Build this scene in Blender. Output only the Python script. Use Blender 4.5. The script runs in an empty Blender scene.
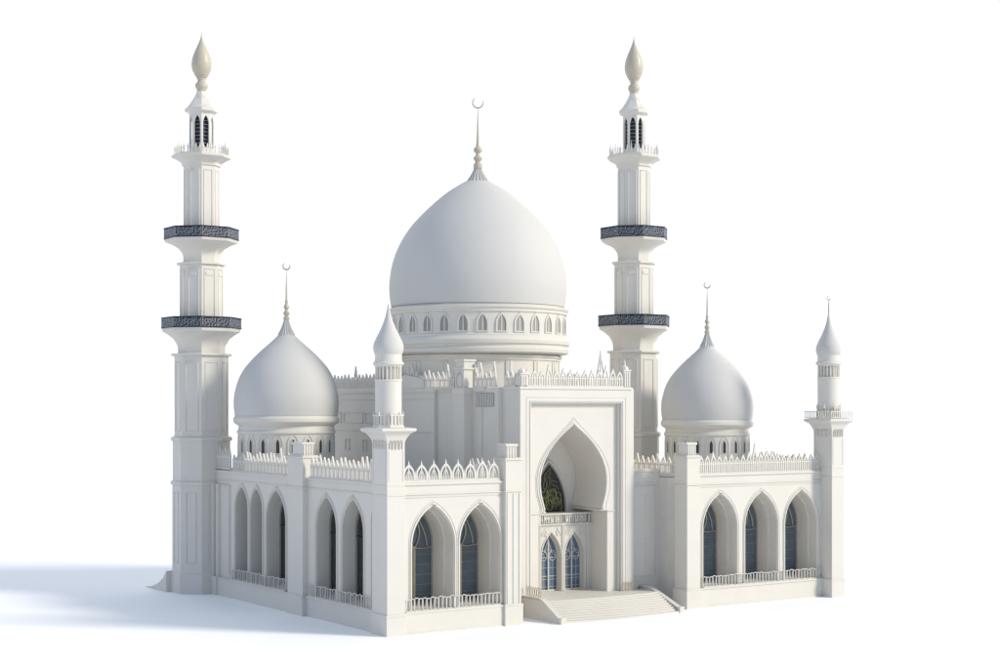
import bpy, bmesh, math, random
from mathutils import Vector, Matrix
from mathutils.geometry import tessellate_polygon
R = math.radians
rnd = random.Random(7)
S = bpy.context.scene
COL = S.collection

# ------------------------------------------------------------------ camera
cd = bpy.data.cameras.new('camera'); cam = bpy.data.objects.new('camera', cd); COL.objects.link(cam)
cam.location = (-49.39, -87.27, 14.65)
cam.rotation_euler = (R(90), 0, R(-33.64))
cd.lens = 56.27; cd.sensor_width = 36; cd.shift_y = 0.0745
cd.clip_start = 1; cd.clip_end = 20000
S.camera = cam
# ------------------------------------------------------------------ world and sun
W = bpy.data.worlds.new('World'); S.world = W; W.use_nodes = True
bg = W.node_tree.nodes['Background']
# invented surround light: white behind the building, unseen camera side dimmed and cooled to deepen shade
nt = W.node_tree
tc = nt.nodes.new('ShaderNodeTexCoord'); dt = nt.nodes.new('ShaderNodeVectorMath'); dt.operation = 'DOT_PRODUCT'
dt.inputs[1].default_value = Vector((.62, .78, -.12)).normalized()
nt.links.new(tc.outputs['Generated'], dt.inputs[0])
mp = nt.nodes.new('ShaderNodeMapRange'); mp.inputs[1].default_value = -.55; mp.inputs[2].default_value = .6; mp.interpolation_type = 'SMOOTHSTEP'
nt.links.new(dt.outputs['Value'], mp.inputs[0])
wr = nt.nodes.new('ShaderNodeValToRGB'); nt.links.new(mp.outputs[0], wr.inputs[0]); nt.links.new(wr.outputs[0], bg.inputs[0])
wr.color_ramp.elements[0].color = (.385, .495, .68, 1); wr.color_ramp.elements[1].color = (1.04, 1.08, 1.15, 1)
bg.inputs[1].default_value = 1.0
sl = bpy.data.lights.new('sun', 'SUN'); sun = bpy.data.objects.new('sun', sl); COL.objects.link(sun)
sl.energy = 3.3; sl.angle = R(13); sl.color = (1.0, 0.93, 0.79)
sun.rotation_euler = Vector((-0.88, 1.0, -math.tan(R(29)) * 1.33)).to_track_quat('-Z', 'Y').to_euler()
sun.location = (60, -60, 60)
S.view_settings.view_transform = 'Standard'; S.view_settings.look = 'None'
S.view_settings.exposure = 0.0; S.view_settings.gamma = 1
S.render.engine = 'CYCLES'
S.cycles.max_bounces = 8; S.cycles.diffuse_bounces = 5

# ------------------------------------------------------------------ materials
def mat(name, col, rough=.6, metal=0, var=.02, scale=.6, bump=0, spec=.5, coat=0, bscale=30):
    m = bpy.data.materials.new(name); m.use_nodes = True
    nt = m.node_tree; b = nt.nodes['Principled BSDF']
    b.inputs['Roughness'].default_value = rough; b.inputs['Metallic'].default_value = metal
    b.inputs['Specular IOR Level'].default_value = spec
    b.inputs['Coat Weight'].default_value = coat
    tc = nt.nodes.new('ShaderNodeTexCoord')
    nz = nt.nodes.new('ShaderNodeTexNoise'); nz.inputs['Scale'].default_value = scale; nz.inputs['Detail'].default_value = 5
    nt.links.new(tc.outputs['Object'], nz.inputs['Vector'])
    rp = nt.nodes.new('ShaderNodeValToRGB')
    rp.color_ramp.elements[0].position = .3; rp.color_ramp.elements[1].position = .7
    rp.color_ramp.elements[0].color = [c * (1 - var) for c in col] + [1]
    rp.color_ramp.elements[1].color = [min(1, c * (1 + var)) for c in col] + [1]
    nt.links.new(nz.outputs['Fac'], rp.inputs['Fac']); nt.links.new(rp.outputs['Color'], b.inputs['Base Color'])
    if bump:
        n2 = nt.nodes.new('ShaderNodeTexNoise'); n2.inputs['Scale'].default_value = bscale; n2.inputs['Detail'].default_value = 3
        nt.links.new(tc.outputs['Object'], n2.inputs['Vector'])
        bp = nt.nodes.new('ShaderNodeBump'); bp.inputs['Strength'].default_value = bump; bp.inputs['Distance'].default_value = .02
        nt.links.new(n2.outputs['Fac'], bp.inputs['Height']); nt.links.new(bp.outputs['Normal'], b.inputs['Normal'])
    return m
M = {
 'white': mat('white_plaster', (.635, .607, .555), .62, bump=.15),
 'trim': mat('white_trim', (.635, .608, .56), .55),
 'dome': mat('satin_dome', (.545, .535, .515), .75, var=.012, scale=.25),
 'cone': mat('grey_fluted_metal', (.50, .49, .47), .4),
 'tan': mat('tan_stone', (.47, .425, .34), .45, var=.04, scale=3),
 'gold': mat('aged_gold', (.42, .37, .26), .38, metal=.5, var=.1, scale=6),
 'steel': mat('finial_metal', (.34, .33, .31), .35, metal=.6),
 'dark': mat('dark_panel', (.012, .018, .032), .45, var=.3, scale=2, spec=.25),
 'lattice': mat('pale_lattice', (.36, .38, .42), .4),
 'glass': mat('blue_grey_glass', (.095, .125, .155), .16, var=.22, scale=.5, spec=.6),
 'blue': mat('blue_glass', (.085, .15, .235), .18, var=.2, scale=.9, spec=.6),
 'black': mat('dark_glass', (.03, .035, .032), .25, var=.3),
 'vine': mat('olive_gold', (.20, .20, .09), .4, metal=.2, var=.3, scale=5),
 'porch': mat('cream_stone', (.60, .575, .52), .6, var=.03, scale=4, bump=.3),
 'slot': mat('grey_slot', (.30, .29, .27), .6),
 'ground': mat('white_ground', (.925, .925, .925), .95, var=.004, scale=.05, spec=.1),
}

# ------------------------------------------------------------------ mesh builder
class Fr:                                   # a wall frame: u along the wall, w into the wall, z up
    def __init__(s, o, u, n): s.o = Vector(o); s.u = Vector(u).normalized(); s.n = Vector(n).normalized()
    def p(s, u, w, z): return s.o + s.u * u + s.n * w + Vector((0, 0, z))
def front(y, x=0): return Fr((x, y, 0), (1, 0, 0), (0, 1, 0))
def side(x, y=0): return Fr((x, y, 0), (0, 1, 0), (1, 0, 0))
class MB:
    def __init__(s): s.v = []; s.f = []; s.m = []; s.mi = 0
    def face(s, idx): s.f.append(idx); s.m.append(s.mi)
    def box(s, x0, x1, y0, y1, z0, z1): return s.fbox(front(0), x0, x1, y0, y1, z0, z1)
    def fbox(s, fr, u0, u1, w0, w1, z0, z1):
        b = len(s.v)
        for z in (z0, z1):
            for (u, w) in ((u0, w0), (u1, w0), (u1, w1), (u0, w1)): s.v.append(fr.p(u, w, z))
        for q in ((3, 2, 1, 0), (4, 5, 6, 7), (0, 1, 5, 4), (1, 2, 6, 5), (2, 3, 7, 6), (3, 0, 4, 7)): s.face([b + i for i in q])
        return s
    def plate(s, fr, outer, holes, w0, w1):
        loops = [outer] + holes; b = len(s.v); n = sum(len(l) for l in loops)
        for w in (w0, w1):
            for l in loops:
                for (u, z) in l: s.v.append(fr.p(u, w, z))
        for t in tessellate_polygon([[Vector((u, z, 0)) for (u, z) in l] for l in loops]):
            s.face([b + i for i in t]); s.face([b + n + i for i in reversed(t)])
        k = b
        for l in loops:
            for i in range(len(l)):
                j = (i + 1) % len(l); s.face([k + i, k + j, k + j + n, k + i + n])
            k += len(l)
        return s
    def lathe(s, cx, cy, prof, n=64, ph=0, flute=0, cap=True):
        b = len(s.v)
        for (r, z) in prof:
            for i in range(n):
                a = ph + 2 * math.pi * i / n; rr = r * (1 - flute * (i % 2))
                s.v.append(Vector((cx + rr * math.cos(a), cy + rr * math.sin(a), z)))
        for k in range(len(prof) - 1):
            for i in range(n):
                j = (i + 1) % n; s.face([b + k * n + i, b + k * n + j, b + (k + 1) * n + j, b + (k + 1) * n + i])
        if cap:
            s.face([b + i for i in reversed(range(n))]); e = b + (len(prof) - 1) * n; s.face([e + i for i in range(n)])
        return s
    def octo(s, cx, cy, prof, n=8): return s.lathe(cx, cy, prof, n, math.pi / n)
    def tube(s, path, r, n=6, closed=False):
        path = [Vector(p) for p in path]; b = len(s.v); m = len(path)
        rs = r if isinstance(r, (list, tuple)) else [r] * m
        for i, p in enumerate(path):
            t = (path[(i + 1) % m] - path[i - 1]) if closed else (path[min(i + 1, m - 1)] - path[max(i - 1, 0)])
            t.normalize(); a = t.orthogonal() if i == 0 else (a - t * a.dot(t)); a.normalize(); c = t.cross(a)
            for k in range(n):
                q = 2 * math.pi * k / n; s.v.append(p + (a * math.cos(q) + c * math.sin(q)) * rs[i])
        for i in range(m if closed else m - 1):
            for k in range(n):
                l = (k + 1) % n; i2 = (i + 1) % m
                s.face([b + i * n + k, b + i * n + l, b + i2 * n + l, b + i2 * n + k])
        if not closed:
            s.face([b + k for k in reversed(range(n))]); s.face([b + (m - 1) * n + k for k in range(n)])
        return s
    def spike(s, fr, u, w, z0, z1, h):
        b = len(s.v)
        for (a, c) in ((-h, -h), (h, -h), (h, h), (-h, h)): s.v.append(fr.p(u + a, w + c, z0))
        s.v.append(fr.p(u, w, z1))
        for q in ((3, 2, 1, 0), (0, 1, 4), (1, 2, 4), (2, 3, 4), (3, 0, 4)): s.face([b + i for i in q])
        return s
    def build(s, name, mats, parent=None, loc=None, rz=0, bevel=0, angle=32, seg=2):
        loc = Vector(loc) if loc is not None else None
        if loc is None:                     # world-space geometry: set the origin at the base of the piece
            mn = Vector([min(v[i] for v in s.v) for i in range(3)]); mx = Vector([max(v[i] for v in s.v) for i in range(3)])
            off = Vector(((mn.x + mx.x) / 2, (mn.y + mx.y) / 2, mn.z)); vs = [v - off for v in s.v]; loc = off
        else: vs = s.v
        me = bpy.data.meshes.new(name); me.from_pydata([tuple(v) for v in vs], [], s.f)
        mats = mats if isinstance(mats, (list, tuple)) else [mats]
        for m in mats: me.materials.append(M[m])
        me.polygons.foreach_set('material_index', s.m)
        bm = bmesh.new(); bm.from_mesh(me); bmesh.ops.recalc_face_normals(bm, faces=bm.faces); bm.to_mesh(me); bm.free()
        for p in me.polygons: p.use_smooth = True
        me.set_sharp_from_angle(angle=R(angle)); me.update()
        o = bpy.data.objects.new(name, me); COL.objects.link(o)
        pw = world_loc(parent) if parent else Vector()
        o.location = loc - pw; o.rotation_euler = (0, 0, rz); o.parent = parent
        if bevel:
            bv = o.modifiers.new('bevel', 'BEVEL'); bv.width = bevel; bv.segments = seg; bv.limit_method = 'ANGLE'
            bv.angle_limit = R(40); bv.use_clamp_overlap = True; bv.harden_normals = False
        return o
def world_loc(o):
    p = Vector()
    while o: p += o.location; o = o.parent
    return p
def copy_tree(o, parent, loc=None, sz=None):
    c = o.copy(); COL.objects.link(c); c.parent = parent
    if loc is not None: c.location = Vector(loc) - world_loc(parent)
    if sz: c.scale = sz
    for ch in [x for x in o.children if x is not c]: copy_tree(ch, c)
    return c

# ------------------------------------------------------------------ outlines
def arch(c, a, z0, zs, zt, n=14, ogee=.0):
    """pointed arch outline; ogee lifts a small tip"""
    h = zt - zs; pts = [(c - a, z0)]
    r = (a * a + h * h) / (2 * a); cx = c - a + r           # left arc centre
    a1 = math.atan2(h, c - cx)
    L = []
    for i in range(n + 1):
        q = math.pi + (a1 - math.pi) * i / n
        L.append((cx + r * math.cos(q), zs + r * math.sin(q)))
    if ogee:
        tip = L.pop(); L.pop(); L.append((c - a * .13, tip[1] - h * .045)); L.append((c, tip[1] + ogee))
    pts += L
    pts += [(2 * c - u, z) for (u, z) in reversed(L[:-1])]
    pts.append((c + a, z0))
    return pts
def rect(u0, u1, z0, z1): return [(u0, z0), (u0, z1), (u1, z1), (u1, z0)]
def ring(mb, fr, c, a, z0, zs, zt, d0, d1, w0, w1, base=None, ogee=0):
    b = z0 if base is None else base
    mb.plate(fr, arch(c, a + d1, b, zs, zt + d1 * 1.25, ogee=ogee) , [], w0, w1) if d0 is None else \
    mb.plate(fr, arch(c, a + d1, b, zs, zt + d1 * 1.25, ogee=ogee) + list(reversed(arch(c, a + d0, b, zs, zt + d0 * 1.25))), [], w0, w1)

# ------------------------------------------------------------------ setting
g = MB(); g.box(-6000, 6000, -6000, 6000, -1, 0)
gr = g.build('ground', 'ground', loc=(0, 0, 0)); gr['kind'] = 'structure'

mosque = bpy.data.objects.new('mosque', None); COL.objects.link(mosque); mosque.location = (18, 14, 0)
mosque['label'] = 'white mosque with onion domes, two tall minarets and pointed arches on a plain white ground'
mosque['category'] = 'mosque'

# ------------------------------------------------------------------ windows
def window(fr, c, a, z0, zs, zt, glass='glass', frame='gold', style='ogee'):
    w = MB()
    w.plate(fr, arch(c, a, z0, zs, zt) + list(reversed(arch(c, a - .09, z0, zs, zt - .11))), [], 0, .12)
    w.fbox(fr, c - a + .05, c + a - .05, .005, .115, z0 + .01, z0 + .11)
    o = w.build('window' if style != 'door' else 'door', 'porch' if style == 'door' else 'slot', mosque)
    p = MB(); p.plate(fr, arch(c, a - .03, z0 + .03, zs, zt - .04), [], .13, .2)
    p.build('pane', glass, o)
    t = MB()
    h = zs - z0
    if style == 'ogee':
        t.fbox(fr, c - .075, c + .075, -.04, .1, z0 + .1, zs - .3)
        t.tube([fr.p(c - a * .98 , .04, zs - .35), fr.p(c - a * .4, .02, zs - .45), fr.p(c, 0, zs - .38), fr.p(c + a * .4, .02, zs - .45), fr.p(c + a * .98, .04, zs - .35)], .045)
        t.tube([fr.p(c - .1, -.02, zs - .36), fr.p(c, -.06, zs - .3), fr.p(c + .1, -.02, zs - .36)], .08)
        for sg in (-1, 1):
            P = []
            for i in range(15):
                q = i / 14
                P.append(fr.p(c + sg * a * (.30 * math.sin(q * math.pi * 1.15) + .05) * (1 - .4 * q), .03, zs - .35 + q * (zt - zs + .1)))
            t.tube(P, .05)
            P = [fr.p(c + sg * (a * .08 + a * .62 * math.sin(q * 1.5)), .04, zs + (zt - zs) * (.82 - .95 * q)) for q in [i / 10 for i in range(11)]]
            t.tube(P, .035)
        for k in range(1, 6):
            z = z0 + h * k / 6.3
            t.fbox(fr, c - a + .06, c + a - .06, .105, .125, z, z + .018)
    elif style == 'door':
        t.fbox(fr, c - .05, c + .05, -.02, .1, z0 + .1, zt - .3)
        for f in (-.5, .5): t.fbox(fr, c + f * a - .015, c + f * a + .015, .06, .122, z0 + .1, zs - .1)
        for z, th in ((.12, .03), (.34, .03), (.43, .05), (.68, .03), (.98, .05)):
            t.fbox(fr, c - a + .06, c + a - .06, .05, .121, z0 + h * z, z0 + h * z + th)
        for sg in (-1, 1):
            for (r0, zz) in ((.42, zs + .12), (.3, zs + .55)):
                P = [fr.p(c + sg * a * .45 + r0 * a * math.cos(q) * .8, .05, zz + r0 * a * math.sin(q)) for q in [2 * math.pi * i / 12 for i in range(12)]]
                if zz < zs + .3: t.tube(P, .03, closed=True)
            t.tube([fr.p(c, .05, zs), fr.p(c + sg * a * .35, .05, zs + .5), fr.p(c + sg * a * .15, .05, zs + .9), fr.p(c, .05, zt - .25)], .03)
            t.tube([fr.p(c + sg * a * .9, .05, zs), fr.p(c + sg * a * .4, .05, zs + .35), fr.p(c, .05, zs + .75)], .025)
    elif style == 'vine':
        for k in range(34):
            u = c + rnd.uniform(-.7, .7) * a; z = z0 + rnd.uniform(.1, .75) * (zt - z0); th = rnd.uniform(0, 6.3); P = []; kk = rnd.uniform(-1, 1)
            for i in range(14):
                lim = a * .9 if z < zs else a * .9 * max(.08, 1 - ((z - zs) / (zt - zs)) ** 1.4)
                if abs(u - c) > lim or z > zt - .3 or z < z0 + .1: break
                P.append(fr.p(u, .04 + .03 * math.sin(i), z)); th += kk * .5 + rnd.uniform(-.3, .3)
                u += .17 * math.cos(th); z += .22 * math.sin(th)
            if len(P) > 2: t.tube(P, rnd.uniform(.022, .045), 5)
    t.build('tracery', {'vine': 'vine', 'door': 'cone'}.get(style, frame), o)
    return o
def arch_trim(mb, fr, c, a, z0, zs, zt, base=None):
    ring(mb, fr, c, a, z0, zs, zt, .06, .16, -.07, .06, base, ogee=.05)
    ring(mb, fr, c, a, z0, zs, zt, .24, .29, -.035, .05, base, ogee=.05)

# ------------------------------------------------------------------ parapets
def gothic_run(fr, u0, u1, z, n, h=1.5, th=.11):
    m = MB(); w = (u1 - u0) / n
    m.fbox(fr, u0, u1, -.06, th + .06, z, z + .13)
    for i in range(n):
        c = u0 + (i + .5) * w + rnd.uniform(-.02, .02); a = w * .46; hh = h * rnd.uniform(.93, 1.05)
        zs = z + hh * .34; zt = z + hh * .86
        m.plate(fr, arch(c, a, z + .1, zs, zt, 6), [arch(c, a - .1, z + .2, zs, zt - .16, 6)], 0, th)
        m.fbox(fr, c - .035, c + .035, .025, th - .025, z + .1, zt - .1)
        m.plate(fr, arch(c, a * .45, z + .12, zs - .1, zt - .35, 4), [arch(c, a * .45 - .05, z + .18, zs - .1, zt - .42, 4)], .02, th - .02)
        m.spike(fr, c, th / 2, zt - .16, z + hh * 1.06, .07)
        m.spike(fr, c - w / 2, th / 2, zs - .05, zs + .35, .05)
        m.fbox(fr, c - w / 2 - .045, c - w / 2 + .045, .02, th - .02, z + .1, zs)
    m.build('parapet', 'trim', mosque)
def picket_run(fr, u0, u1, z, h=1.35, pitch=.62, tall=(), th=.12, lean=.05, name='parapet', th_=None):
    """railing of slim posts under pointed hoods, some hoods drawn out to tall spires"""
    m = MB(); n = max(1, round((u1 - u0) / pitch)); w = (u1 - u0) / n
    m.fbox(fr, u0, u1, -.05, th + .08, z, z + .1)
    m.fbox(fr, u0, u1, .02, th - .02, z + h * .50, z + h * .56)
    for i in range(n):
        c = u0 + (i + .5) * w; a = w * .44; hh = h * rnd.uniform(.9, 1.18); k = rnd.uniform(-lean, lean)
        if i in tall: hh *= 1.5
        zs = z + h * .6; zt = z + hh
        m.fbox(fr, c - a, c - a + .11, 0, th, z + .08, zs); m.fbox(fr, c + a - .11, c + a, 0.01, th - .01, z + .08, zs)
        m.fbox(fr, c - .055, c + .055, .015, th - .012, z + .08, zs + .1)
        m.plate(fr, [(c - a, zs - .02), (c - a * .75, zs + (zt - zs) * .35), (c + k, zt), (c + a * .75, zs + (zt - zs) * .35), (c + a, zs - .02),
                     (c + a - .12, zs - .02), (c + a * .45, zs + (zt - zs) * .25), (c + k, zs + (zt - zs) * .55), (c - a * .45, zs + (zt - zs) * .25), (c - a + .12, zs - .02)], [], 0.005, th - .005)
    m.build(name, 'trim', mosque)
def loop_rail(fr, u0, u1, z, h=.9, pitch=.30, parent=None):
    m = MB(); n = max(2, round((u1 - u0) / pitch)); w = (u1 - u0) / n
    m.fbox(fr, u0, u1, -.02, .12, z, z + .07)
    for i in range(n):
        c = u0 + (i + .5) * w; a = w * .62; hh = h * rnd.uniform(.93, 1.05); P = []; k = rnd.uniform(-.02, .02)
        q0 = .05 if i % 2 else .1
        for j in range(16):
            t = 2 * math.pi * j / 16; cu, cz = math.cos(t), math.sin(t)
            su = math.copysign(abs(cu) ** .6, cu); szz = math.copysign(abs(cz) ** .5, cz)
            P.append(fr.p(c + su * a + k * cz, .05 + (.03 if i % 2 else -.01), z + .06 + hh / 2 + szz * hh * .47))
        m.tube(P, .032, 5, closed=True)
    m.build('balustrade', 'trim', parent or mosque)

# ------------------------------------------------------------------ left wing
def wing_front(X0, X1, arches, y=.25, D=2.5, gz=1.5):
    fr = front(y); m = MB()
    m.plate(fr, rect(X0, X1, 1.35, 9.7), [arch(c, a, gz, zs, zt) for (c, a, zs, zt) in arches], 0, D * .42)
    # a narrower inner order of the niche
    m.plate(front(y + D * .42 + .002), rect(X0, X1, 1.36, 9.68), [arch(c, a - .12, gz, zs, zt - .15) for (c, a, zs, zt) in arches], 0, D * .58)
    for (c, a, zs, zt) in arches: arch_trim(m, fr, c, a, gz, zs, zt, 1.45)
    m.fbox(fr, X0, X1, -.07, .3, 8.98, 9.06); m.fbox(fr, X0, X1, -.04, .31, 8.80, 8.84)
    m.fbox(fr, X0, X1, -.10, .4, 9.62, 9.76)
    m.build('arcade_wall', 'white', mosque, bevel=.03)
    for (c, a, zs, zt) in arches: window(front(y + D - .05), c, a - .13, gz, zs, zt - .2)
    b = MB(); b.box(X0, X1, y + D + .15, y + D + .5, 1.3, 9.6); b.build('back_wall', 'white', mosque)
wing_front(1.2, 9.3, [(3.6, 1.58, 5.7, 8.25), (7.26, 1.58, 5.7, 8.25)])
wing_front(26.1, 39.0, [(28.46, 1.62, 5.75, 8.25), (32.6, 1.62, 5.75, 8.25), (36.75, 1.68, 5.75, 8.25)], D=2.05)
def wing_side(Y0, Y1, arches, x=.35, D=1.02, gz=1.5, ledge=.07):
    fr = side(x); m = MB()
    m.plate(fr, rect(Y0, Y1, 1.35, 9.7), [arch(c, a, gz, zs, zt) for (c, a, zs, zt) in arches], 0, D)
    for (c, a, zs, zt) in arches: arch_trim(m, fr, c, a, gz, zs, zt, 1.45)
    m.fbox(fr, Y0, Y1, -ledge, .3, 8.98, 9.06); m.fbox(fr, Y0, Y1, -.10, .4, 9.62, 9.76)
    m.build('arcade_wall', 'white', mosque, bevel=.03)
    for (c, a, zs, zt) in arches: window(side(x + D - .02), c, a - .03, gz, zs, zt - .06, 'black', 'black')
    b = MB(); b.box(x + D + .2, x + D + .5, Y0, Y1, 1.3, 9.6); b.build('back_wall', 'white', mosque)
wing_side(1.8, 12.0, [(5.28, 1.5, 6.3, 8.5), (9.12, 1.5, 6.3, 8.5)])
wing_side(14.3, 28.8, [(17.05, 1.6, 6.3, 8.6), (20.45, 1.08, 6.9, 8.6), (23.1, 1.15, 6.9, 8.6)])
# narrow half arch beside the corner pier
m = MB(); fr = side(.35)
ring(m, fr, 2.35, .35, 1.5, 7.2, 8.2, -.03, .06, -.06, .03, 1.45)
m.build('wall_moulding', 'trim', mosque)
# blind panel beside the minaret
m = MB()
for (a, b, d) in ((25.15, 28.0, .10), (25.45, 27.7, .06)):
    for (u0, u1, z0, z1) in ((a, a + .09, 1.7, 8.6), (b - .09, b, 1.7, 8.6), (a, b, 8.6, 8.69)):
        m.fbox(fr, u0, u1, -d, .05, z0, z1)
m.build('wall_panel', 'trim', mosque, bevel=.02)

pl = MB()
pl.box(.18, 9.2, .02, 2.6, -.4, 1.42); pl.box(.20, 1.9, 1.5, 12.5, -.4, 1.415); pl.box(.05, 1.9, 12.0, 28.5, -.4, 1.41)
pl.box(.12, 9.2, -.04, 1.4, -.4, .10); pl.box(.1, 9.19, -.02, 1.45, 1.3, 1.405)
pl.box(.11, 1.9, 1.5, 12.4, 1.3, 1.40); pl.box(-.02, 1.9, 12.2, 28.6, 1.3, 1.395)
pl.build('plinth', 'white', mosque, bevel=.03)
pl = MB()
pl.box(25.6, 39.6, .02, 14, -.4, 1.42); pl.box(25.59, 39.61, -.05, 13.9, 1.3, 1.405); pl.box(25.58, 39.62, -.04, 14.02, -.4, .1)
pl.build('plinth', 'white', mosque, bevel=.03)
# bodies and roofs
b = MB(); b.box(1.9, 10.2, 3.2, 28.5, -.3, 9.5); b.box(9.0, 10.21, .4, 3, -.3, 9.52); b.box(10.0, 11.8, 6.5, 27, -.3, 9.3); b.build('wing_wall', 'white', mosque)
b = MB(); b.box(.5, 10.3, .45, 28.6, 9.55, 9.79); b.build('roof', 'white', mosque)
b = MB(); b.box(25.3, 39.4, 2.7, 14, -.3, 9.5); b.box(25.34, 26.2, .4, 2.9, -.3, 9.51); b.box(38.9, 39.9, .5, 14.01, -.3, 9.49)
b.build('wing_wall', 'white', mosque)
b = MB(); b.box(25.35, 39.8, .45, 14.1, 9.55, 9.79); b.build('roof', 'white', mosque)

gothic_run(front(.3), 1.35, 8.9, 9.76, 8)
picket_run(side(.4), 2.0, 11.7, 9.76, pitch=.62, h=1.45)
picket_run(side(.4), 14.4, 25.0, 9.76, pitch=.6, h=1.4, tall=(3,), lean=.14)
picket_run(side(.38), 25.3, 28.3, 9.90, pitch=.6, h=1.7, lean=.14)
picket_run(front(.3), 26.4, 38.8, 9.76, pitch=.58, h=1.42, tall=(9,), lean=.03)
picket_run(side(25.3), 1.5, 9.0, 9.76, pitch=.6, h=1.3, lean=.1)
picket_run(side(10.05), 1.2, 6, 9.76, pitch=.7, h=1.2)
picket_run(side(39.4), 2.2, 13.5, 9.76, pitch=.7, h=1.2)
loop_rail(front(.06), 1.5, 8.8, 1.40, h=.85)
loop_rail(front(.06), 26.7, 38.85, 1.40, h=.80, pitch=.31)
loop_rail(side(.2), 2.1, 11.6, 1.40, h=.85, pitch=.36)
loop_rail(side(.12), 15.2, 24.8, 1.395, h=.85, pitch=.38)

# ------------------------------------------------------------------ piers
def pier(x0, x1, y0, y1, top, cap, fluted=True, capw=.68):
    m = MB(); cx, cy = (x0 + x1) / 2, (y0 + y1) / 2
    m.box(x0, x1, y0, y1, -.3, top)
    m.box(x0 - .1, x1 + .1, y0 - .1, y1 + .1, -.35, 1.44)
    m.box(x0 - .13, x1 + .13, y0 - .13, y1 + .13, 1.33, 1.39)
    for z in (8.99, top - .18): m.box(x0 - .08, x1 + .08, y0 - .08, y1 + .08, z, z + .1)
    if fluted:
        w = x1 - x0
        for k in (.12, .5, .88): m.box(x0 + w * k - .05, x0 + w * k + .05, y0 - .05, y0 + .05, 1.5, 8.9)
    o = m.build('pier', 'white', mosque, bevel=.025)
    c = MB(); q = capw / 2 * (x1 - x0); r = capw / 2 * (y1 - y0)
    c.box(cx - q, cx + q, cy - r, cy + r, top - .02, cap)
    for i in range(4):
        u = cx - q + (i + .5) * 2 * q / 4; c.box(u - .05, u + .05, cy - r - .05, cy - r + .03, top, cap - .1)
    c.box(cx - q - .07, cx + q + .07, cy - r - .07, cy + r + .07, cap - .14, cap + .02)
    c.build('pier_cap', 'trim', o, bevel=.02)
pier(9.08, 10.35, -.08, 1.5, 11.3, 12.2)
pier(24.95, 26.2, -.12, 1.3, 11.2, 12.1, fluted=False)
pier(-.02, 1.2, 12.0, 14.4, 11.3, 12.2, fluted=False)

# ------------------------------------------------------------------ connecting wall right of the portal
m = MB(); fr = front(3.5)
m.fbox(fr, 22.3, 25.5, 0, .6, -.3, 10.0); m.fbox(fr, 22.3, 25.5, -.08, .5, 9.9, 10.12); m.fbox(fr, 22.3, 25.5, -.06, .5, -.3, 1.5)
m.fbox(fr, 22.3, 25.5, -.04, .3, 9.05, 9.12)
for z0, z1 in ((6.0, 8.3), (2.8, 5.0)): m.plate(fr, arch(24.1, .13, z0, z1 - .15, z1, 5), [], -.06, .1)
for u in (24.75, 24.9): m.fbox(fr, u, u + .07, -.06, .1, 2.2, 8.9)
m.fbox(fr, 22.9, 24.97, -.055, .1, 2.15, 2.2); m.fbox(fr, 22.9, 24.97, -.055, .1, 8.85, 8.9)
m.build('connecting_wall', 'white', mosque, bevel=.03)
b = MB(); b.box(22.3, 25.45, 4.0, 12, -.3, 9.95); b.build('wing_wall', 'white', mosque)

# ------------------------------------------------------------------ hall
HT = 16.1
m = MB()
steps = [(12.05, 5.4, 8.7), (11.85, 9.8, 13.2), (11.5, 13.2, 31)]
m.box(12.05, 22.9, 7.3, 9.0, -.3, HT); m.box(12.05, 13.5, 5.3, 7.4, -.3, HT - .01); m.box(21.5, 22.6, 5.3, 7.4, -.3, HT - .01)
m.box(11.8, 23.2, 8.9, 13.3, -.3, HT - .005); m.box(11.5, 23.5, 13.2, 31, -.3, HT)
m.box(11.42, 23.58, 13.12, 31.08, HT - .25, HT + .06); m.box(11.72, 23.28, 8.8, 13.4, HT - .24, HT + .055); m.box(11.97, 22.7, 7.0, 8.9, HT - .23, HT + .05)
fr = side(11.5)
for (u0, u1, z0, z1) in ((24.2, 27.6, 13.4, 14.3), (22, 23.9, 13.4, 14.3), (28, 30.8, 13.4, 14.3), (26.5, 27.3, 11.2, 12.1), (23.6, 24.3, 11.2, 12.1)):
    for (p, q, r, s_) in ((u0, u1, z0, z0 + .06), (u0, u1, z1 - .06, z1), (u0, u0 + .1, z0, z1), (u1 - .1, u1, z0, z1)): m.fbox(fr, p, q, -.06, .05, r, s_)
m.fbox(fr, 13.3, 31, -.05, .1, 15.3, 15.38); m.fbox(fr, 13.3, 31, -.07, .1, 12.8, 12.9)
m.build('hall_wall', 'white', mosque, bevel=.03)
# pilaster with a carved cap on the hall's left side
m = MB(); m.box(11.35, 12.3, 8.75, 10.15, -.3, HT - .3); m.box(11.27, 12.3, 8.67, 10.23, HT - .45, HT + .02)
m.box(11.4, 12.6, 8.85, 10.05, HT, 17.5)
m.plate(front(8.7), [(12.3, HT), (12.3, 17.9), (12.55, 17.2), (12.95, 16.6), (13.5, HT)], [], 0, 1.3)
m.plate(side(11.3), arch(9.45, .42, HT + .1, 16.7, 17.3), [arch(9.45, .33, HT + .17, 16.7, 17.17)], 0, .2)
m.box(11.3, 12.5, 8.75, 10.15, 17.45, 17.6); m.box(11.45, 12.4, 8.9, 10.0, 17.58, 18.1); m.box(11.38, 12.47, 8.82, 10.08, 18.05, 18.2)
m.build('pilaster', 'white', mosque, bevel=.025)
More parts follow.
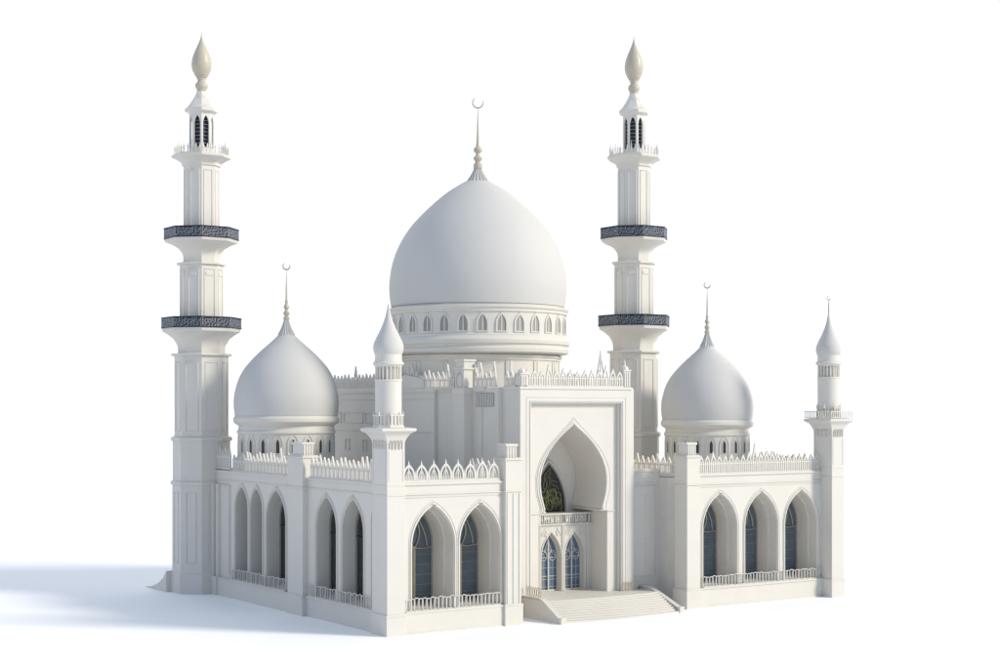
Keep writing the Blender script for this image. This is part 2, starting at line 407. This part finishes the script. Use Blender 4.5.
# louvred vent
m = MB(); fr = side(12.05); m.fbox(fr, 5.8, 8.2, -.03, .05, 14.75, 15.75); m.mi = 1
for i in range(11): m.fbox(fr, 5.9 + i * .21, 5.98 + i * .21, -.08, .02, 14.8, 15.7)
m.build('vent', ['slot', 'trim'], mosque)
picket_run(side(11.5), 10.3, 13.0, HT + .05, pitch=.6, h=1.1, tall=(1,))
picket_run(side(11.5), 13.1, 30.8, HT + .05, pitch=.62, h=1.15, tall=(5, 6, 14, 20), lean=.03)
picket_run(side(12.05), 5.6, 8.5, HT + .05, pitch=.55, h=1.1, tall=(0, 3), lean=.1)
picket_run(side(23.2), 9.5, 30.8, HT + .05, pitch=.75, h=1.1)
# blank screen panel in the parapet
m = MB(); m.plate(side(11.38), [(14.5, HT + .05), (14.5, 16.75), (15.2, 16.95), (17.2, 17.2), (18.2, 17.05), (18.6, 16.8), (18.6, HT + .05)], [], 0, .1)
m.build('parapet_panel', 'white', mosque, bevel=.02)

# ------------------------------------------------------------------ portal
PC = 17.33
def keel(cx, a, d=0, z0=1.26):
    """horseshoe keel arch standing on a rectangular opening"""
    h = [(a + .1 + d * .0, z0), (a + .1, 7.15), (2.62 + d, 7.2), (2.52 + d, 7.45), (2.66 + d, 7.9), (2.84 + d, 8.5), (2.92 + d, 9.2), (2.90 + d, 9.8),
         (2.76 + d, 10.4), (2.52 + d, 10.95), (2.18 + d * .95, 11.5), (1.76 + d * .9, 12.02), (1.26 + d * .8, 12.5), (.7 + d * .6, 12.95 + d * .4), (.28 + d * .3, 13.24 + d * .8), (0, 13.48 + d * 1.25)]
    return [(cx - u, z) for (u, z) in h] + [(cx + u, z) for (u, z) in reversed(h[:-1])]
def smooth_loop(pts, keep):
    return pts
m = MB()
m.plate(front(3.0), rect(12.37, 22.28, -.3, HT), [rect(13.3, 21.36, 1.26, 15.02)], 0, .2)
m.plate(front(3.202), rect(12.39, 22.26, -.3, HT - .01), [rect(13.42, 21.24, 1.26, 14.94)], 0, .25)
m.plate(front(3.45), rect(12.41, 22.24, -.3, HT - .02), [keel(PC, 2.95)], 0, 3.7)
# mouldings of the frame
fr = front(3.0)
for (d, t) in ((.08, .05), (.36, .03)):
    for (u0, u1, z0, z1) in ((13.3 - d - .05, 13.3 - d, 1.3, 15.02 + d), (21.36 + d, 21.36 + d + .05, 1.3, 15.02 + d), (13.3 - d - .05, 21.36 + d + .05, 15.02 + d, 15.07 + d)):
        m.fbox(fr, u0, u1, -t, .03, z0, z1)
m.fbox(fr, 12.3, 22.35, -.08, .6, HT - .12, HT + .06)
m.box(22.2, 22.62, 3.15, 4.0, -.3, HT - .05)
for x in (12.37, 21.95): m.box(x - .05, x + .4, 2.93, 3.3, -.3, 1.4)
m.box(12.36, 12.55, 3.1, 5.6, HT - .2, HT + .04)
portal = m.build('portal', 'trim', mosque, bevel=.03)
# keel arch surround
m = MB(); fr = front(3.45)
def band(d0, d1, w0, w1):
    o = [p for p in keel(PC, 2.95, d1) if p[1] > 7.18]; i = [p for p in keel(PC, 2.95, d0) if p[1] > 7.18]
    m.plate(fr, o + list(reversed(i)), [], w0, w1)
band(.02, .15, -.10, .1); band(.15, .3, -.055, .1); band(.38, .43, -.03, .1)
for sg in (-1, 1):
    a, b = sorted((PC + sg * 3.05, PC + sg * 3.95)); m.fbox(fr, a, b, -.07, .3, 7.10, 7.2)
    a, b = sorted((PC + sg * 2.45, PC + sg * 3.06)); m.fbox(fr, a, b, -.05, 3.4, 7.17, 7.27)
m.build('portal_arch', 'trim', portal, bevel=.02)
# niche back wall, upper window, porch
m = MB(); m.plate(front(7.16), rect(13.0, 21.8, 1.0, 15), [], 0, .3)
fr = front(7.16); ring(m, fr, 17.72, 1.55, 6.5, 7.3, 10.65, 0.0, .13, -.16, .05, 6.3); ring(m, fr, 17.72, 1.55, 6.5, 7.3, 10.65, .2, .27, -.08, .05, 6.3)
m.build('niche_wall', 'white', portal)
window(front(7.0), 17.72, 1.52, 6.5, 7.3, 10.6, 'black', 'vine', 'vine')
DX = (16.72, 18.83); DA = .86
m = MB(); fr = front(5.35)
m.plate(fr, rect(14.22, 20.44, 1.2, 6.95), [arch(x, DA, 1.28, 3.75, 5.5) for x in DX], 0, .55)
m.fbox(fr, 14.25, 20.43, .3, 1.85, 6.5, 6.93)
for x in DX: ring(m, fr, x, DA, 1.28, 3.75, 5.5, .04, .12, -.06, .05)
for z in (6.12, 6.86): m.fbox(fr, 14.24, 20.42, -.12, .1, z, z + .1)
for x in (15.66, 17.72, 17.85, 19.95): m.fbox(fr, x - .05, x + .05, -.08, .1, 1.3, 6.85)
for x in (DX[0], DX[1]):
    for sg in (-1, 1):
        for k in range(3):
            P = [fr.p(x + sg * (.62 + .22 * math.cos(q + k)) + sg * .05 * k, -.02, 5.35 + .18 * k + .2 * math.sin(q * 1.3)) for q in [i * .6 for i in range(7)]]
            m.tube(P, .035, 5)
    for (u0, u1, z0, z1) in ((x - .92, x + .92, 6.0, 6.04), (x - .96, x - .92, 4.6, 6.04), (x + .92, x + .96, 4.6, 6.04)): m.fbox(fr, u0, u1, -.03, .05, z0, z1)
m.build('porch', 'porch', portal, bevel=.015)
m = MB()
m.mi = 0; m.fbox(fr, 15.5, 20.3, -.03, .05, 6.24, 6.84); m.mi = 1
x = 15.55
while x < 20.2:
    w = rnd.choice((.05, .07, .1)); m.fbox(fr, x, x + w, -.08, .01, 6.26, 6.84)
    if rnd.random() < .6: m.fbox(fr, x, x + .22, -.075, .01, rnd.choice((6.35, 6.5, 6.7)), rnd.choice((6.42, 6.57, 6.77)) + .01)
    x += w + rnd.uniform(.06, .12)
m.build('balcony_frieze', ['slot', 'porch'], portal)
for x in DX: window(front(5.72), x, DA + .02, 1.28, 3.75, 5.5, 'blue', 'porch', 'door')
# portal parapet
picket_run(front(3.1), 12.75, 21.6, HT + .06, pitch=.62, h=1.15, tall=(3, 11), lean=.06)
picket_run(side(12.5), 3.5, 5.2, HT + .06, pitch=.55, h=1.0)
def pinnacle(x, y, h=1.1, tip=None):
    m = MB(); m.box(x - .3, x + .3, y - .3, y + .3, HT, HT + h); m.box(x - .36, x + .36, y - .36, y + .36, HT + h, HT + h + .1)
    for i in range(3): m.box(x - .25 + i * .19, x - .15 + i * .19, y - .35, y - .28, HT + .1, HT + h - .1)
    m.lathe(x, y, [(.32, HT + h + .1), (.28, HT + h + .3), (.1, HT + h + .42), (.02, HT + h + (tip or .5))], 8, math.pi / 8)
    m.build('pinnacle', 'trim', mosque, bevel=.02)
pinnacle(21.95, 3.4, 1.25, .9); pinnacle(12.75, 3.35, .9)
m = MB()   # openwork spire standing on the portal roof
for sg in (-1, 1): m.tube([(20.1 + sg * .45, 3.9, HT + .1), (20.1 + sg * .25, 3.9, HT + 1.3), (20.1, 3.9, HT + 2.5)], .06, 5)
m.tube([(20.1, 3.9, HT + .1), (20.1, 3.9, HT + 2.75)], .05, 5); m.tube([(19.75, 3.9, HT + .9), (20.45, 3.9, HT + .9)], .05, 5)
m.build('spire', 'trim', mosque)
b = MB(); b.box(12.5, 22.2, 3.4, 9, HT - .15, HT + .02); b.build('roof', 'white', mosque)

# ------------------------------------------------------------------ staircase
m = MB(); N = 10; PZ = 1.26; X0, X1 = 12.95, 23.3
def stair_poly(y, zz):
    xa, xb = X0, X1; P = [(xa, 3.2), (xa, y)]
    for i in range(1, 12):
        t = i / 12; P.append((xa + (xb - xa) * t, y - .35 * math.sin(math.pi * t)))
    P += [(xb, y + .1), (xb, 3.2)]; return P
def vprism(mb, P, z0, z1):
    b = len(mb.v); n = len(P)
    for z in (z0, z1):
        for (x, y) in P: mb.v.append(Vector((x, y, z)))
    mb.face([b + i for i in reversed(range(n))]); mb.face([b + n + i for i in range(n)])
    for i in range(n): j = (i + 1) % n; mb.face([b + i, b + j, b + n + j, b + n + i])
for k in range(N):
    z1 = PZ * (k + 1) / N; y = -1.35 + 2.4 * k / (N - 1)
    vprism(m, stair_poly(y, 0), PZ * k / N - (.3 if k == 0 else .001), z1)
m.box(13.4, 21.2, 3.0, 7.2, -.2, PZ + .003)
st = m.build('staircase', 'trim', mosque, bevel=.015)
def cheek(x, ya, yb, yc, t=.32, lift=.0):
    m = MB(); fr = side(x)
    P = [(ya, -.3), (ya, .12), (ya + .12, .28), (yb - .35, PZ + .05 + lift), (yb, PZ + .16 + lift), (yc, PZ + .16 + lift), (yc, -.3)]
    m.plate(fr, P, [], 0, t); m.plate(side(x - .04), [(ya - .02, .1), (ya + .1, .28), (yb - .35, PZ + .07 + lift), (yb, PZ + .18 + lift), (yc, PZ + .18 + lift), (yc, PZ + .26 + lift), (yb - .03, PZ + .26 + lift), (yb - .4, PZ + .16 + lift), (ya + .05, .38), (ya - .05, .2)], [], 0, t + .08)
    m.box(x - .06, x + t + .06, ya - .25, ya + .05, -.2, .42)
    m.build('stair_wall', 'trim', st, bevel=.02)
cheek(12.6, -1.4, 1.0, 3.0)
cheek(23.3, -1.1, 2.2, 3.4)
m = MB()
for k in range(7):
    P = [Vector((12.75, 1.1 + k * .27 + .11 * math.cos(t), PZ + .62 + .33 * math.sin(t))) for t in [2 * math.pi * i / 10 for i in range(10)]]; m.tube(P, .03, 5, closed=True)
m.build('railing', 'tan', st)
m = MB()
for k in range(5):
    P = [Vector((21.45 + k * .28 + .11 * math.cos(t), 2.85, PZ + .35 + .3 * math.sin(t))) for t in [2 * math.pi * i / 10 for i in range(10)]]; m.tube(P, .03, 5, closed=True)
m.build('railing', 'tan', st)

# ------------------------------------------------------------------ domes
def crescent(parent, z, r, th):
    m = MB(); P = []; rs = []
    for i in range(26):
        t = R(118 + 275 * i / 25 ); P.append(Vector((r * math.cos(t), 0, z + r * math.sin(t)))); rs.append(th * (.25 + math.sin(math.pi * i / 25) ** .7))
    m.tube(P, rs, 8)
    m.build('crescent', 'steel', parent, loc=world_loc(parent), rz=R(-33.64))
def dome(cx, cy, zb, prof, drum, ndw, rw, ww, cone, finial, cres, dw_z):
    c = (cx, cy, zb); m = MB()
    # subdivide the profile smoothly (Catmull-Rom)
    P = [Vector((r, z)) for r, z in prof]; out = []
    for i in range(len(P) - 1):
        p0 = P[max(i - 1, 0)]; p1 = P[i]; p2 = P[i + 1]; p3 = P[min(i + 2, len(P) - 1)]
        for j in range(6):
            t = j / 6; q = .5 * ((2 * p1) + (p2 - p0) * t + (2 * p0 - 5 * p1 + 4 * p2 - p3) * t * t + (3 * p1 - p0 - 3 * p2 + p3) * t ** 3); out.append((q.x, q.y))
    out.append(tuple(P[-1]))
    m.lathe(0, 0, out, 128); o = m.build('dome', 'dome', mosque, loc=c)
    m = MB(); m.lathe(0, 0, drum, 96); m.build('drum', 'white', o, loc=c, angle=28)
    m = MB(); m.lathe(0, 0, cone, 40, flute=.14); m.build('finial_base', 'cone', o, loc=c, angle=10)
    m = MB(); m.lathe(0, 0, finial, 24); m.build('finial', ['tan'], o, loc=c)
    crescent(o, cres[0], cres[1], cres[2])
    # drum windows
    z0, zs, zt = dw_z; fr = Fr((0, 0, 0), (0, 1, 0), (-1, 0, 0)); m = MB()
    fr = Fr((rw, 0, 0), (0, 1, 0), (-1, 0, 0))
    m.plate(fr, arch(0, ww, z0, zs, zt, 8, ogee=.03), [arch(0, ww - .11 * ww / .42, z0 + .08, zs, zt - .16, 8)], -.07, .15)
    m.fbox(fr, -.04, .04, -.03, .12, z0 + .05, zt - .2)
    m.mi = 1; m.plate(fr, arch(0, ww - .03, z0 + .03, zs, zt - .03, 8), [], -.012, .1)
    if rw < 5:
        m = MB(); m.plate(fr, arch(0, ww, .5, 2.1, 2.95, 8), [arch(0, ww - .05, .55, 2.1, 2.88, 8)], -.04, .15)
        m.plate(fr, arch(0, .19, 1.4, 2.1, 2.62, 8), [arch(0, .14, 1.45, 2.1, 2.52, 8)], -.05, .15)
        m.mi = 1; m.plate(fr, arch(0, .15, 1.44, 2.1, 2.55, 8), [], -.012, .1)
    w = m.build('drum_window', ['trim', 'slot'] if rw > 5 else ['trim', 'black'], o, loc=c)
    for k in range(1, ndw):
        q = w.copy(); COL.objects.link(q); q.parent = o; q.rotation_euler = (0, 0, 2 * math.pi * k / ndw)
    return o
k = .08
mainprof = [(86.5, 0), (88, 10), (88.5, 22), (87, 36), (83.5, 50), (77.5, 64), (68, 79), (56.5, 92), (44, 104), (32, 114), (21.5, 121), (13, 126)]
mainprof = [(r * k, z * k) for r, z in mainprof]
maindrum = [(6.9, -3.8), (7.25, -3.7), (7.3, -3.45), (7.15, -3.3), (7.15, -3.18), (7.32, -3.05), (7.36, -2.8), (7.25, -2.62), (7.12, -2.5), (7.12, -2.38), (7.02, -2.3),
            (7.02, -.72), (7.14, -.64), (7.14, -.48), (7.2, -.42), (7.27, -.32), (7.27, -.2), (7.1, -.14), (6.85, -.13), (6.85, -.02), (6.4, 0)]
cone = [(1.02, 10.0), (.92, 10.12), (.62, 10.55), (.40, 10.95), (.30, 11.2)]
fin = [(.34, 11.15), (.36, 11.2), (.36, 11.5), (.26, 11.56), (.2, 11.68), (.3, 11.8), (.38, 11.95), (.3, 12.1), (.18, 12.2), (.16, 12.35), (.3, 12.47), (.36, 12.62), (.3, 12.78), (.15, 12.92), (.1, 13.6), (.07, 14.6), (.02, 16.0)]
D = dome(18.4, 17.8, 22.65, mainprof, maindrum, 30, 7.02, .46, cone, fin, (16.42, .42, .045), (-2.22, -1.62, -.74))
# drum base on the hall roof
m = MB(); m.lathe(0, 0, [(6.5, 16.0), (6.5, 18.3), (6.62, 18.35), (6.62, 18.5), (6.75, 18.56), (6.75, 18.72), (6.55, 18.8), (6.55, 18.95)], 16, math.pi / 16)
for i in range(16):
    a = 2 * math.pi * i / 16; ap = 6.5 * math.cos(math.pi / 16); f = Fr((ap * math.cos(a), ap * math.sin(a), 0), (-math.sin(a), math.cos(a), 0), (-math.cos(a), -math.sin(a), 0))
    for s_ in (-1, 1): m.fbox(f, s_ * 1.1 - .12, s_ * 1.1 + .12, -.06, .05, 16.1, 18.25)
m.build('drum_base', 'white', mosque, loc=(18.4, 17.8, 0), bevel=.02)
# small dome (z measured from the wing roof)
s = .0783
sp = [(51, 0), (52, 8), (52, 17), (50.5, 26), (47, 37), (41.5, 47), (34, 56), (25.5, 64.5), (17, 72), (9.5, 79), (7.5, 82)]
sp = [(r * s, z * s + 4.3) for r, z in sp]
sd = [(3.72, -.1), (3.72, 2.85), (3.84, 2.95), (3.84, 3.1), (3.74, 3.2), (3.7, 3.5), (4.0, 3.68), (4.12, 3.85), (4.12, 4.08), (4.0, 4.25), (3.95, 4.31), (3.5, 4.32)]
sc = [(.70, 10.62), (.64, 10.72), (.42, 11.15), (.26, 11.6), (.2, 11.8)]
sf = [(.2, 11.75), (.24, 11.85), (.24, 12.0), (.14, 12.06), (.22, 12.2), (.25, 12.35), (.14, 12.5), (.12, 12.6), (.22, 12.75), (.2, 12.9), (.1, 13.05), (.14, 13.2), (.08, 13.4), (.06, 14.4), (.015, 15.75)]
ds = dome(4.5, 23.9, 9.76, sp, sd, 20, 3.72, .42, sc, sf, (16.0, .27, .045), (.35, 1.5, 2.2))
d2 = copy_tree(ds, mosque, (34.25, 8.3, 9.76), (.905, .905, .925))

# ------------------------------------------------------------------ minarets
def faces8(Rr, cx=0, cy=0):
    for i in range(8):
        a = i * math.pi / 4; ap = Rr * math.cos(math.pi / 8)
        yield i, Fr((cx + ap * math.cos(a), cy + ap * math.sin(a), 0), (-math.sin(a), math.cos(a), 0), (-math.cos(a), -math.sin(a), 0)), Rr * math.sin(math.pi / 8)
def panel8(m, Rr, z0, z1, mg=.2, t=.05, tab=False):
    for i, f, h in faces8(Rr):
        u = h - mg
        for (a, b, c, d) in ((-u, -u + .06, z0, z1), (u - .06, u, z0, z1), (-u, u, z0, z0 + .06), (-u, u, z1 - .06, z1)): m.fbox(f, a, b, -t, .05, c, d)
        if tab: m.fbox(f, -u * .7, u * .7, -t, .05, z1 - .55, z1 - .25)
MX, MY = .02, 30.1
m = MB(); P8 = []
m.octo(0, 0, [(2.42, -.3), (2.42, 1.5), (2.3, 1.6), (2.3, 8.55), (2.45, 8.6), (2.45, 8.8), (2.27, 8.9), (2.27, 12.0), (2.42, 12.06), (2.42, 12.3), (2.13, 12.42), (2.13, 18.75), (2.4, 18.82), (2.4, 18.98), (1.86, 19.0), (1.86, 19.4), (1.93, 19.7), (2.2, 20.15), (2.65, 20.5), (3.05, 20.72), (3.1, 20.9), (3.1, 21.0), (1.72, 21.05),
  (1.72, 26.0), (1.95, 26.05), (1.95, 26.22), (1.44, 26.24), (1.44, 26.7), (1.52, 27.0), (1.8, 27.35), (2.3, 27.65), (2.85, 27.85), (2.92, 28.0), (2.92, 28.1), (1.42, 28.12),
  (1.42, 33.9), (1.56, 33.95), (1.56, 34.1), (1.6, 34.2), (2.0, 34.45), (2.35, 34.6), (2.38, 34.78), (1.0, 34.8)])
panel8(m, 2.3, 2.4, 8.0, .45); panel8(m, 2.13, 12.8, 18.3, .28); panel8(m, 1.72, 21.4, 25.7, .2, tab=True); panel8(m, 1.42, 28.5, 33.6, .17)
mi = m.build('minaret', 'white', mosque, loc=(MX, MY, 0), bevel=.025)
def balcony(Rr, z0, z1):
    m = MB(); hz = z1 - z0
    for i, f, h in faces8(Rr):
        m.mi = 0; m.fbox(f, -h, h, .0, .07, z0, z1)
        m.fbox(f, -h - .02, h + .02, -.05, .1, z1 - .04, z1 + .05); m.fbox(f, -h - .02, h + .02, -.05, .1, z0 - .04, z0 + .05)
        m.mi = 1; nx = 19; nz = 6; du = (2 * h - .1) / nx; dz = (hz - .12) / nz
        for a in range(nx + 1):
            for b in range(nz):
                u = -h + .05 + a * du; z = z0 + .07 + b * dz
                if rnd.random() < .5: m.fbox(f, u - .014, u + .014, -.035, .01, z, z + dz)
                elif a < nx: m.fbox(f, u, u + du, -.034, .01, z - .014, z + .014)
        for u in (-h + .05, h - .05): m.fbox(f, u - .012, u + .012, -.045, .01, z0, z1)
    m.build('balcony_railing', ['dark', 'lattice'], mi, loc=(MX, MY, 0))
balcony(3.12, 21.02, 21.80); balcony(2.92, 28.12, 28.92)
m = MB()
for i, f, h in faces8(2.2):
    m.fbox(f, -h, h, 0, .1, 34.78, 34.86)
    n = 5
    for k in range(n):
        u = -h + (k + .5) * 2 * h / n; m.fbox(f, u - .05, u + .05, .01, .09, 34.8, 35.25 + .08 * (k % 2)); m.spike(f, u, .05, 35.2 + .08 * (k % 2), 35.6 if k != 2 else 35.95, .07)
m.build('crest_railing', 'trim', mi, loc=(MX, MY, 0))
m = MB(); m.octo(0, 0, [(.98, 34.7), (.98, 35.0), (1.06, 35.02), (1.06, 35.1), (.97, 35.14), (.97, 35.2)]); m.octo(0, 0, [(.97, 38.1), (1.05, 38.2), (1.3, 38.3), (1.32, 38.55), (1.2, 38.62), (.98, 38.85), (.75, 39.2), (.52, 39.6), (.4, 39.9), (.36, 40.0)])
for i, f, h in faces8(.98):
    m.plate(f, rect(-h, h, 35.05, 38.2), [arch(0, h - .13, 35.4, 37.3, 37.95, 6)], 0, .14)
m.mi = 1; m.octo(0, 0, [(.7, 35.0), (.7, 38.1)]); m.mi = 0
for i, f, h in faces8(.72):
    for q in range(8): m.fbox(f, -h, h, -.03, .02, 35.45 + q * .3, 35.47 + q * .3)
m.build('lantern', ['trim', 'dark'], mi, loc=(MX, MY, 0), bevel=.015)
m = MB(); m.lathe(0, 0, [(.34, 39.95), (.38, 40.0), (.36, 40.1), (.46, 40.22), (.52, 40.42), (.46, 40.62), (.32, 40.72), (.3, 40.86), (.36, 40.92), (.34, 41.0), (.46, 41.1), (.43, 41.14), (.58, 41.3), (.56, 41.34), (.70, 41.55), (.79, 41.9), (.80, 42.2), (.73, 42.65), (.57, 43.1), (.39, 43.5), (.23, 43.85), (.1, 44.2), (.04, 44.45), (.01, 44.75)], 32)
m.build('finial', 'tan', mi, loc=(MX, MY, 0), angle=60)
copy_tree(mi, mosque, (32.15, 15.1, 0), (.975, .975, 1.022))
# low flared buttress behind the left minaret
m = MB(); m.plate(side(-2.6), [(31.0, -.2), (31.0, 1.7), (31.6, 1.15), (32.4, .7), (33.4, .36), (34.6, .12), (35.6, .03), (35.6, -.2)], [], 0, .5)
m.build('buttress', 'white', mosque, bevel=.02)
# pilasters joining the minaret to the wall
m = MB()
for x, y in ((-.1, 27.6), (.1, 27.1)): m.box(x, x + .8, y, y + .35, -.3, 8.7)
m.box(-.14, .8, 27.0, 28.3, -.3, 1.45)
m.build('pilaster', 'white', mosque, bevel=.02)

# ------------------------------------------------------------------ corner turrets
TX, TY = .65, .975
m = MB(); f = front(0)
m.box(-.66, .66, -.985, .975, -.3, 12.4)
m.box(-.72, .72, -1.04, 1.03, -.35, 1.3); m.box(-.75, .75, -1.07, 1.06, 1.22, 1.36)
m.box(-.7, .7, -1.02, 1.01, 8.97, 9.05); m.box(-.69, .69, -1.01, 1.0, 9.62, 9.7)
m.build  # noqa
b0 = len(m.v)                                   # flared corbel: square sections growing outward
secs = [(.66, .98, 12.3), (.68, 1.0, 12.5), (.8, 1.08, 12.75), (.98, 1.2, 13.0), (1.2, 1.38, 13.12), (1.27, 1.45, 13.17), (1.27, 1.45, 13.33), (.9, 1.0, 13.4)]
for (a, b, z) in secs:
    for (p, q) in ((-1, -1), (1, -1), (1, 1), (-1, 1)): m.v.append(Vector((a * p, b * q, z)))
for k_ in range(len(secs) - 1):
    for i in range(4):
        j = (i + 1) % 4; m.face([b0 + k_ * 4 + i, b0 + k_ * 4 + j, b0 + k_ * 4 + 4 + j, b0 + k_ * 4 + 4 + i])
e = b0 + (len(secs) - 1) * 4; m.face([e, e + 1, e + 2, e + 3]); m.face([b0 + 3, b0 + 2, b0 + 1, b0])
for fr_, u_, w_ in ((Fr((0, -.985, 0), (1, 0, 0), (0, 1, 0)), .5, 0), (Fr((-.66, 0, 0), (0, 1, 0), (1, 0, 0)), .8, 0)):
    for k_ in range(4):
        c = -u_ + (k_ + .5) * 2 * u_ / 4
        m.plate(fr_, arch(c, u_ / 4.3, 12.0, 12.35, 12.6, 5) + list(reversed(arch(c, u_ / 4.3 - .04, 12.0, 12.35, 12.55, 5))), [], -.09, .02)
    for s_ in (-1, 1): m.fbox(fr_, s_ * (u_ + .02) - .03, s_ * (u_ + .02) + .03, -.03, .02, 9.9, 11.9)
tu = m.build('turret', 'trim', mosque, loc=(TX, TY, 0), bevel=.025)
m = MB(); m.octo(0, 0, [(1.05, 13.35), (1.02, 13.5), (.92, 13.6), (.9, 13.7)]); m.lathe(0, 0, [(.86, 13.6), (.86, 16.35), (.9, 16.4), (.9, 16.5)], 32)
m.lathe(0, 0, [(.66, 16.4), (.66, 17.4)], 24)
for i in range(20):
    a = 2 * math.pi * i / 20; c, s2 = math.cos(a), math.sin(a); m.tube([(.8 * c, .8 * s2, 16.45), (.8 * c, .8 * s2, 17.3), (.86 * c, .86 * s2, 17.42)], .065, 6)
m.lathe(0, 0, [(.8, 17.3), (.9, 17.4), (1.0, 17.46), (1.0, 17.58), (.9, 17.66), (.87, 17.8), (.87, 18.15)], 32)
m.build('turret_shaft', 'white', tu, loc=(TX, TY, 0))
m = MB(); pr = [(.86, 18.1), (.93, 18.22), (.985, 18.45), (.98, 18.7), (.9, 18.95), (.76, 19.25), (.6, 19.55), (.44, 19.9), (.3, 20.25), (.19, 20.6), (.1, 21.0), (.03, 21.4)]
m.lathe(0, 0, pr, 48); m.build('cupola', 'dome', tu, loc=(TX, TY, 0), angle=40)
m = MB()
for i, f, h in faces8(1.0):
    m.fbox(f, -h, h, 0, .08, 13.4, 13.47); m.fbox(f, -h, h, 0, .08, 14.12, 14.2)
    for q in range(3): m.fbox(f, -h + (q + .5) * 2 * h / 3 - .06, -h + (q + .5) * 2 * h / 3 + .06, .01, .07, 13.4, 14.25)
    m.spike(f, h, .04, 14.15, 14.5, .06)
m.build('turret_railing', 'trim', tu, loc=(TX, TY, 0))
t2 = copy_tree(tu, mosque, (39.55, .08, 0), (1, 1, 1.035))
m = MB(); P = world_loc(t2); m.lathe(0, 0, [(.05, 20.9), (.045, 21.8), (.02, 22.3)], 12); fo = m.build('finial', 'steel', t2, loc=tuple(P))
m = MB(); Q = []; rs = []
for i in range(16):
    t = R(100 + 250 * i / 15); Q.append(Vector((.13 * math.cos(t), 0, 22.45 + .15 * math.sin(t)))); rs.append(.028)
m.tube(Q, rs, 6); m.build('crescent', 'steel', t2, loc=tuple(P), rz=R(-33.64))
# lattice rail round the right turret's ledge
m = MB()
for fr_, L in ((Fr((0, -1.42, 0), (1, 0, 0), (0, 1, 0)), 1.25), (Fr((-1.24, 0, 0), (0, 1, 0), (1, 0, 0)), 1.42)):
    m.fbox(fr_, -L, L, 0, .06, 13.42, 13.46); m.fbox(fr_, -L, L, 0, .06, 13.85, 13.9)
    for i in range(12): u = -L + (i + .5) * 2 * L / 12; m.fbox(fr_, u - .03, u + .03, 0.005, .055, 13.4, 13.95)
m.build('ledge_railing', 'trim', t2, loc=tuple(P))
